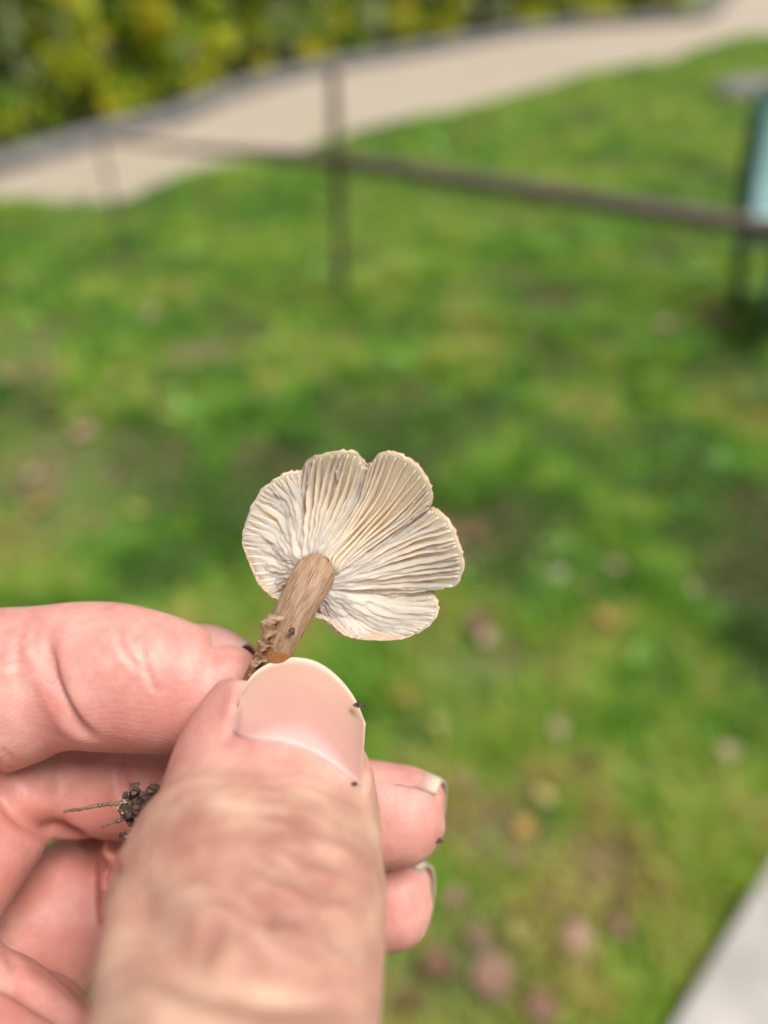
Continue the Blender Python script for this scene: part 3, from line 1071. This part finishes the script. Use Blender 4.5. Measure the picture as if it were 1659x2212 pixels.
attr(me, 'redness_shade', red_)
hand = link('hand', me, M['skin'], label='left hand pinching the mushroom stem between thumb and index finger', cat='hand')


def plate(name, Pg, th, free, lun, parent, length=None):
    """nail plate with thickness; Pg (a, b, 3) grid, outward side towards the viewer of the grid"""
    a_, b_ = Pg.shape[:2]
    du, dv_ = np.gradient(Pg, axis=0), np.gradient(Pg, axis=1)
    nn = norm(np.cross(du, dv_))
    ctr = Pg.reshape(-1, 3).mean(0)
    top_ = Pg
    bot = Pg - nn * th
    f_ = grid_faces(a_, b_)
    n_ = a_ * b_
    rim_ = [i * b_ for i in range(a_)] + [(a_ - 1) * b_ + j for j in range(1, b_)] + [i * b_ + b_ - 1 for i in range(a_ - 2, -1, -1)] + list(range(b_ - 2, 0, -1))
    fs = [list(q) for q in f_] + [list(q[::-1] + n_) for q in f_]
    for q in range(len(rim_)):
        a1, a2 = rim_[q], rim_[(q + 1) % len(rim_)]
        fs.append([a1, a1 + n_, a2 + n_, a2])
    me_ = mesh(name, np.vstack([top_.reshape(-1, 3), bot.reshape(-1, 3)]), fs)
    attr(me_, 'free', np.tile(free.ravel(), 2))
    attr(me_, 'lunula', np.tile(lun.ravel(), 2))
    attr(me_, 'length', np.tile((lun * 0 if length is None else length).ravel(), 2))
    return link(name, me_, M['nail'], parent)


ns_ = norm(np.cross(np.gradient(nailP, axis=0), np.gradient(nailP, axis=1)))
sign = np.sign((ns_ * (CP - nailP)).sum(-1).mean())
Pg = nailP if sign > 0 else nailP[::-1]
lun = np.clip((0.03 + 0.30 * np.sin(np.clip((sv - 0.05) / 0.95, 0, 1) * math.pi) ** 0.8 - tv) / 0.16, 0, 1)
freed = np.clip((tv - 0.93) / 0.05, 0, 1)
if sign <= 0:
    lun, freed = lun[::-1], freed[::-1]
plate('fingernail', Pg, 0.0006, freed, lun, hand, np.clip((tv - 0.25) / 0.5, 0, 1))


def straight_nail(A, B, phi0, half, r0, rend, fre, flat=0.88):
    """plate lying on a finger's back: axis from A (base) to B (free edge), angle phi0 +- half from the upper side"""
    T_ = norm(A - B)
    S_ = norm(np.cross(T_, norm(CP - A)))
    N_ = np.cross(S_, T_)
    if S_ @ UV < 0:
        S_ = -S_
    if N_ @ FV > 0:
        N_ = -N_
    a_, b_ = 25, 21
    Pg_ = np.zeros((a_, b_, 3))
    fr_ = np.zeros((a_, b_))
    for i in range(a_):
        ph = (i / (a_ - 1) - 0.5) * 2
        an_ = phi0 + ph * half
        for j in range(b_):
            t_ = j / (b_ - 1)
            tt_ = t_ * (1 - 0.10 * ph * ph)
            rr_ = r0 * (1 - (1 - rend) * tt_ ** 2.6) - 0.0005 * (1 - min(1, t_ / 0.12))
            Pg_[i, j] = A * (1 - tt_) + B * tt_ + S_ * rr_ * math.cos(an_) + N_ * rr_ * flat * math.sin(an_)
            fr_[i, j] = min(1, max(0, (t_ - (1 - fre) - 0.05 * ph * ph) / 0.16))
    nn = np.cross(np.gradient(Pg_, axis=0), np.gradient(Pg_, axis=1))
    if (nn * (Pg_ - A)).sum(-1).mean() < 0:
        Pg_, fr_ = Pg_[::-1], fr_[::-1]
    plate('fingernail', Pg_, 0.00032, fr_, fr_ * 0, hand)


rad_ = math.radians
straight_nail(P(404., 1488., 109.2), P(549., 1468., 108.0), rad_(-25), rad_(82), 0.0090, 0.55, 0.08)
straight_nail(P(785., 1758., 113.5), P(962., 1770., 112.), rad_(-36), rad_(92), 0.00755, 0.70, 0.25)
straight_nail(P(765., 1945., 119.), P(935., 1950., 117.), rad_(-42), rad_(84), 0.00745, 0.68, 0.25)

# ------------------------------------------------------------------ the mushroom
def c1(x, y):
    return (850 + x * 0.63291) / 1.80832, (1700 + y * 0.63291) / 1.80832


guides = [
    [(560, 960), (520, 1000), (470, 1030), (430, 1050)],
    [(500, 930), (460, 960), (410, 990), (360, 1010)],
    [(445, 895), (400, 935), (360, 965), (327, 992)],
    [(455, 860), (380, 885), (310, 905), (248, 910)],
    [(475, 815), (385, 808), (290, 797), (198, 800)],
    [(490, 778), (400, 748), (300, 712), (160, 690)],
    [(497, 755), (415, 710), (310, 650), (152, 632)],
    [(500, 745), (430, 690), (320, 608), (166, 560)],
    [(510, 735), (460, 650), (370, 525), (205, 448)],
    [(520, 725), (490, 600), (430, 440), (270, 345)],
    [(530, 720), (515, 580), (480, 420), (355, 282)],
    [(540, 725), (537, 580), (515, 380), (440, 238)],
    [(548, 735), (543, 590), (530, 390), (522, 232)],
    [(562, 745), (550, 600), (537, 400), (542, 168)],
    [(595, 735), (610, 560), (622, 380), (640, 125)],
    [(620, 750), (660, 560), (692, 380), (760, 108)],
    [(640, 762), (712, 580), (780, 400), (850, 118)],
    [(655, 775), (755, 600), (845, 420), (905, 185)],
    [(664, 778), (785, 565), (885, 395), (940, 190)],
    [(672, 784), (808, 566), (922, 380), (990, 125)],
    [(680, 790), (832, 572), (965, 375), (1060, 112)],
    [(690, 800), (862, 602), (1035, 405), (1172, 155)],
    [(702, 812), (892, 640), (1090, 450), (1262, 240)],
    [(710, 820), (920, 662), (1150, 495), (1308, 330)],
    [(715, 826), (938, 680), (1160, 530), (1315, 432)],
    [(718, 833), (948, 695), (1165, 550), (1290, 455)],
    [(720, 840), (955, 710), (1180, 580), (1345, 468)],
    [(722, 848), (962, 735), (1200, 625), (1435, 560)],
    [(724, 856), (980, 772), (1230, 695), (1477, 655)],
    [(726, 870), (990, 820), (1250, 770), (1502, 745)],
    [(728, 884), (1000, 860), (1260, 840), (1508, 830)],
    [(730, 898), (1000, 900), (1250, 905), (1465, 932)],
    [(729, 908), (980, 928), (1200, 945), (1340, 944)],
    [(727, 918), (930, 950), (1150, 962), (1312, 962)],
    [(723, 930), (900, 980), (1130, 1030), (1348, 1045)],
    [(716, 945), (880, 1010), (1080, 1098), (1342, 1130)],
    [(707, 960), (850, 1040), (1020, 1150), (1270, 1200)],
    [(700, 972), (812, 1070), (942, 1180), (1150, 1256)],
    [(690, 985), (772, 1080), (872, 1190), (1000, 1268)],
    [(676, 998), (722, 1080), (772, 1170), (855, 1257)],
    [(660, 1015), (680, 1080), (705, 1140), (760, 1222)],
    [(640, 1030), (645, 1070), (655, 1100), (680, 1150)],
    [(610, 1020), (605, 1060), (600, 1095), (595, 1122)],
]
guides = [[(g_[0][0] * .6 + 615 * .4, g_[0][1] * .6 + 840 * .4)] + g_ for g_ in guides]
gs = np.array([catmull(np.array(g_, float), 8) for g_ in guides])            # (ng, 25, 2)
gs = np.array([resample(g_, 25) for g_ in gs])
NG = len(gs)
ax_img = norm(np.array([-0.30, -0.42, 0.86]))                                 # stem axis: right, up, towards camera
AX = ax_img[0] * RV + ax_img[1] * UV - ax_img[2] * FV
att = np.array(c1(625, 830))
D0 = 101.5


AXG = -0.60 * RV - 0.66 * UV - 0.45 * FV
CUTS = (12, 17, 25, 32)                                                       # guides after which a new lobe starts


def gpath(u):
    i = int(min(max(math.floor(u), 0), NG - 2))
    w_ = u - i
    p1, p2 = gs[i], gs[i + 1]
    p0 = gs[i - 1] if i > 0 and i not in CUTS and (i - 1) not in CUTS else 2 * p1 - p2
    p3 = gs[i + 2] if i + 2 < NG and (i + 1) not in CUTS and i not in CUTS else 2 * p2 - p1
    return 0.5 * (2 * p1 + (p2 - p0) * w_ + (2 * p0 - 5 * p1 + 4 * p2 - p3) * w_ ** 2 + (3 * p1 - p0 - 3 * p2 + p3) * w_ ** 3)


def gdepth(xy, t):
    x, y = c1(xy[..., 0], xy[..., 1])
    dx, dy = (x - att[0]) / F * D0, (att[1] - y) / F * D0
    d = D0 - 0.05 * dx + 0.06 * dy - 1.6 * t ** 2 + 1.9 * np.sin(np.clip(t, 0, 1) * math.pi) ** 0.8
    return d


def gpoint(u, t):
    g_ = gpath(u)
    xs = np.stack([np.interp(t, np.linspace(0, 1, 25), g_[:, k_]) for k_ in range(2)], -1)
    d = gdepth(xs, np.asarray(t))
    # lobes cup: the middle of each lobe bends towards the viewer, its borders fall back
    d = d + LOBE(u) * np.asarray(t) ** 1.5
    X, Y = c1(xs[..., 0], xs[..., 1])
    return P(X, Y, d)


bords = [2, 12.5, 17.5, 25.0, 32.5, 41]


def LOBE(u):
    for a_, b_ in zip(bords[:-1], bords[1:]):
        if a_ <= u < b_:
            z_ = (u - a_) / (b_ - a_)
            return 1.9 - 3.6 * math.sin(math.pi * z_) ** 0.8 + (1.0 if a_ == 32.5 and z_ < .2 else 0)
    return 1.9


mush = empty('mushroom', tuple(P(att[0], att[1], D0)), 'small brown mushroom with cream gills and lobed cap, held upside in the fingers', 'mushroom')
mush['label'] = 'small brown-stemmed mushroom with lobed cap turned to show its cream gills'
us = np.linspace(0, NG - 1, (NG - 1) * 6 + 1)
ts = np.r_[np.linspace(0, 0.9, 14), 0.95, 0.985, 1.0]
under = np.array([gpoint(u, ts) for u in us])
thick = (0.0026 * (1 - ts ** 1.6) + 0.00055)
topv = under - AX[None, None] * thick[None, :, None]
# margin: the skin of the cap curls a little over the gill ends
outd = norm(under[:, -1] - under[:, -4])
lip1 = under[:, -1] + outd * 0.00016 - AX * 0.0003 + AX * 0.0002
lip2 = under[:, -1] + outd * 0.00022 - AX * 0.0006
jit = rng.normal(0, 0.00007, (len(us), 3))
lip1 += jit
lip2 += jit
prof = np.concatenate([under, lip1[:, None], lip2[:, None], topv[:, ::-1]], 1)
a_, b_ = prof.shape[:2]
fs = grid_faces(a_, b_)
capm = mesh('cap', prof.reshape(-1, 3), fs[:, ::-1])
capm.materials.append(M['gill'])
capm.materials.append(M['cap_skin'])
pi_ = np.array([1 if (q % (b_ - 1)) >= len(ts) - 1 else 0 for q in range(len(fs))], np.int32)
capm.polygons.foreach_set('material_index', pi_)
attr(capm, 'yellow', np.full(a_ * b_, 0.15))
attr(capm, 'pinkish', np.full(a_ * b_, 0.1))
attr(capm, 'along', np.tile(np.linspace(0, 1, b_), a_))
cap = link('cap', capm, None, mush)


def gill(u, t0, H, seed):
    r_ = np.random.default_rng(seed)
    n_ = 30
    t = np.linspace(t0, 0.985, n_)
    base = gpoint(u, t)
    T_ = norm(np.gradient(base, axis=0))
    S_ = norm(np.cross(T_, AXG))
    A_ = norm(np.cross(S_, T_))
    if (A_ @ AXG).mean() < 0:
        A_ = -A_
    z_ = (t - t0) / (1 - t0)
    if t0 < 0.05:
        h = H * np.interp(z_, [0, .06, .25, .6, .9, 1], [.8, 1.0, 1.0, .82, .45, .10])
    else:
        h = H * 0.8 * np.interp(z_, [0, .15, .4, .75, 1], [-.05, .45, .8, .5, .08])
    ph = r_.random(3) * 6.28
    h = h * (1 + 0.07 * np.sin(z_ * 23 + ph[0]) + 0.05 * np.sin(z_ * 51 + ph[1]) + r_.normal(0, 0.015, n_))
    lat = (0.00020 * np.sin(z_ * 6 + ph[2]) + 0.00008 * np.sin(z_ * 15 + ph[0])) * np.sin(np.clip(z_, 0, 1) * math.pi) ** 0.5
    lean = 0.25 * AX
    rows = []
    for fr_, wd_ in ((-0.15, 0.00030), (0.35, 0.00021), (0.75, 0.00013), (0.95, 0.00008)):
        c_ = base + A_ * (h * fr_)[:, None] + S_ * (lat * max(fr_, 0))[:, None]
        rows.append((c_, wd_ * np.interp(z_, [0, .08, .5, 1], [.7, 1.15, 1, .6])))
    tipc = base + A_ * h[:, None] + S_ * lat[:, None]
    ring = [c_ + S_ * w_[:, None] for c_, w_ in rows] + [tipc] + [c_ - S_ * w_[:, None] for c_, w_ in rows[::-1]]
    V = np.stack(ring, 1)
    k_ = V.shape[1]
    f_ = [list(q) for q in grid_faces(n_, k_, True)]
    f_.append(list(range(k_))[::-1])
    f_.append([(n_ - 1) * k_ + j for j in range(k_)])
    me_ = mesh('gill', V.reshape(-1, 3), f_)
    yl = np.exp(-((u - 20) / 5.0) ** 2) * 0.6 + 0.25 * z_
    pink_shade = np.clip((12 - u) / 8, 0, 1) * 0.55 + np.clip((u - 33) / 6, 0, 1) * 0.5  # pink shade reflected by the hand on the left gills, put into colour
    hfac = np.array([1, .8, .4, .2, 0, .2, .4, .8, 1])
    attr(me_, 'yellow', (np.clip(yl, 0, 1)[:, None] * hfac[None]).ravel())
    attr(me_, 'pinkish', np.full(n_ * k_, pink_shade))
    attr(me_, 'along', np.repeat(z_, k_))
    link('gill', me_, M['gill'], cap)


sd = 0
dens = np.array([2.1 if i < 12 else (2.1 if i < 18 else (1.9 if i < 33 else 2.1)) for i in range(NG - 1)])
cum = np.r_[0, np.cumsum(dens)]
nfull = int(cum[-1])
for q in range(nfull):
    u = np.interp(q + 0.5 + rng.normal(0, 0.10), cum, np.arange(NG))
    if any(abs(u - b__) < 0.12 for b__ in bords[1:-1]):
        u += 0.15
    sd += 1
    gill(u, 0.0, 0.00120 * rng.uniform(0.88, 1.1), sd)
    uh = np.interp(q + 1.0, cum, np.arange(NG))
    if rng.random() < 0.5:
        sd += 1
        gill(uh + rng.normal(0, 0.04), rng.choice([0.35, 0.5, 0.62, 0.72]), 0.00095, sd)

# stem
sp = []
for (x, y), d, w_ in [((642, 780), 109.8, 165), ((624, 816), 105.2, 146), ((598, 866), 102.3, 132), ((543, 962), 100.2, 124), ((478, 1078), 99.0, 117), ((422, 1190), 98.4, 115),
                      ((375, 1290), 98.2, 112), ((330, 1390), 98.4, 108), ((270, 1510), 99, 104)]:
    X, Y = c1(x, y)
    sp.append((X, Y, d, w_ * 0.63291 / 1.80832))
sp += [(530, 1530, 99.5, 34), (465, 1620, 100, 33), (400, 1690, 99.5, 31), (350, 1722, 98.6, 30), (322, 1740, 98.2, 18)]
ss = catmull(np.array(sp), 8)
C = P(ss[:, 0], ss[:, 1], ss[:, 2])
T_ = norm(np.gradient(C, axis=0))
S_ = norm(np.cross(T_, norm(CP - C)))
N_ = np.cross(S_, T_)
rw = ss[:, 3] / F * ss[:, 2] / 1000
mm_ = 48
a = np.linspace(0, 2 * math.pi, mm_, endpoint=False)
wob = 1 + 0.025 * np.sin(a * 3 + 1)[None] + 0.015 * np.sin(a * 7)[None] + rng.normal(0, 0.006, (len(C), mm_))
v = C[:, None] + (S_[:, None] * np.cos(a)[None, :, None] + N_[:, None] * np.sin(a)[None, :, None]) * (rw[:, None] * wob)[..., None]
f = [list(q) for q in grid_faces(len(C), mm_, True)]
me = mesh('stem', v.reshape(-1, 3), f)
attr(me, 'along', np.repeat(np.linspace(0, 1, len(C)), mm_))
attr(me, 'round', np.tile(0.5 + 0.5 * np.cos(a), len(C)))
link('stem', me, M['stem'], mush)


def flake(px, dep, seed, w_mm=1.0):
    """ragged curl of skin on the stem edge: px polyline in crop coordinates"""
    r_ = np.random.default_rng(seed)
    p = resample(catmull(np.array(px, float), 6), 48)
    X, Y = c1(p[:, 0], p[:, 1])
    A = P(X - 2, Y, np.full(48, dep - 0.6))
    n_ = 5
    inn = np.array(c1(390 + (p[:, 1] - 1190) * -0.42 - 40 + 22 * np.sin(p[:, 1] * 0.07) + r_.normal(0, 7, 48), p[:, 1] + 20)).T
    B = P(inn[:, 0], inn[:, 1], np.full(48, dep - 3.35))
    w = np.linspace(0, 1, n_)[None, :, None]
    V = A[:, None] * (1 - w) + B[:, None] * w + r_.normal(0, 0.00005, (48, n_, 3))
    V += (-FV) * (np.sin(w * math.pi) * 0.00012)
    f_ = grid_faces(48, n_)
    V = V.reshape(-1, 3)
    V2 = V + FV * 0.00016
    fs_ = [list(q) for q in f_] + [list(q[::-1] + len(V)) for q in f_]
    for j in range(47):
        fs_.append([j * n_, (j + 1) * n_, (j + 1) * n_ + len(V), j * n_ + len(V)])
    link('torn_skin', mesh('torn_skin', np.vstack([V, V2]), fs_), M['torn'], mush)


flake([(318, 1100), (303, 1126), (288, 1140), (266, 1156), (262, 1172), (272, 1190), (283, 1212), (276, 1236), (270, 1262), (248, 1270), (250, 1290),
       (262, 1306), (258, 1330), (236, 1342), (224, 1372), (204, 1400), (206, 1430), (190, 1480)], 98.4, 1)
x_, y_ = c1(457, 1213)
v, f = box((0, 0, 0), (0.0006, 0.0004, 0.0010), 0.4, 0.0001)
v = v + rng.normal(0, 0.00006, v.shape) + P(np.array(x_), np.array(y_), np.array(95.25))
link('dirt_speck', mesh('dirt_speck', v, f), M['dirt'], mush)


# soil clump and rootlets at the foot of the stem
def rc(x, y):                                                                 # crop (200,3000)-(700,3350)
    return (200 + x * 0.30139) / 1.80832, (3000 + y * 0.30139) / 1.80832


import bmesh
bm = bmesh.new()
crumbs = []
r_ = np.random.default_rng(11)
for k_ in range(130):
    x, y = r_.normal(1190, 110), r_.normal(520, 85)
    if k_ > 105:
        x, y = r_.normal(1320, 40), r_.normal(330, 40)
    X, Y = rc(x, y)
    c_ = P(np.array(X), np.array(Y), np.array(97.6 + r_.normal(0, 0.7)))
    rad = r_.uniform(0.0002, 0.00085)
    mt = bmesh.ops.create_icosphere(bm, subdivisions=2, radius=rad)
    for vv in mt['verts']:
        s_ = 1 + r_.normal(0, 0.33)
        vv.co = Vector(c_) + vv.co * s_
me = bpy.data.meshes.new('soil_clump')
bm.to_mesh(me)
bm.free()
clump = link('soil_clump', me, M['dirt'], mush)


def rootlet(px, r0, r1_, dep, m, rough=0.12, branch=0):
    p = catmull(np.array([rc(*q) for q in px]), 10)
    n_ = len(p)
    pts = P(p[:, 0], p[:, 1], np.linspace(dep[0], dep[1], n_)) + rng.normal(0, 0.00004, (n_, 3))
    v, f = tube(pts, np.linspace(r0, r1_, n_) * (1 + rng.normal(0, rough, n_)), 7)
    link('rootlet', mesh('rootlet', v, f), m, clump)


rootlet([(1000, 430), (880, 452), (700, 472), (560, 495), (400, 530), (270, 545), (160, 562)], 0.00030, 0.00016, (97.4, 98.5), M['rootlet'], .2)
rootlet([(1020, 630), (950, 660), (860, 690), (760, 725), (650, 768)], 0.0003, 0.00010, (97.4, 98.2), M['rootlet'], .2)
rootlet([(1230, 700), (1190, 780), (1150, 830), (1040, 870), (960, 885), (895, 880)], 0.0003, 0.00034, (97.4, 98.2), M['rootlet'], .25)
rootlet([(920, 588), (1040, 620), (1150, 660), (1290, 682)], 0.00014, 0.00016, (96.9, 96.8), M['straw'], .05)
rootlet([(1130, 305), (1190, 340), (1260, 370)], 0.00022, 0.0003, (97.0, 97.2), M['rootlet'])
rootlet([(990, 440), (920, 450), (880, 490), (862, 535)], 0.00008, 0.00006, (97.0, 97.2), M['straw'])
rootlet([(940, 410), (955, 450), (985, 480)], 0.00008, 0.00006, (97.0, 97.2), M['straw'])
v, f = join([tube([P(*map(np.array, (*rc(930 + dx, 880 + dy), 97.9))), P(*map(np.array, (*rc(940 + dx * .4, 890 + dy * .3), 97.7)))], [0.0002, 0.0005], 6)
             for dx, dy in ((-40, -30), (-30, 30), (10, -40), (20, 20))])
link('soil_crumb', mesh('soil_crumb', v, f), M['dirt'], clump)


# specks of soil stuck to the skin
def speck(px, py, d, size, seed, label):
    r_ = np.random.default_rng(seed)
    bm_ = bmesh.new()
    bmesh.ops.create_icosphere(bm_, subdivisions=2, radius=1)
    dirs = norm(r_.normal(0, 1, (1, 3)))[0]
    c_ = P(np.array(px), np.array(py), np.array(d))
    for vv in bm_.verts:
        q = np.array(vv.co)
        q = q * (0.6 + 0.4 * r_.random()) + RV * (q @ RV) * 0.9
        vv.co = Vector(c_ + q * size)
    me_ = bpy.data.meshes.new('soil_speck')
    bm_.to_mesh(me_)
    bm_.free()
    link('soil_speck', me_, M['dirt'], label=label, cat='soil speck', group='soil specks stuck to the hand')


speck(776., 1523., 94.6, 0.00045, 1, 'small crumb of brown soil stuck to the side of the thumb nail')
for q_i, (px, py) in enumerate([(764, 1693), (946, 1816)]):
    h_ = cast([(px, py)])
    if len(h_):
        dd = proj(h_)[2][0]
        speck(float(px), float(py), dd, 0.00028 if q_i == 0 else 0.00045, 5 + q_i,
              ['tiny dark soil speck at the cuticle of the thumb', 'tiny brown soil crumb at the tip of the middle finger'][q_i])
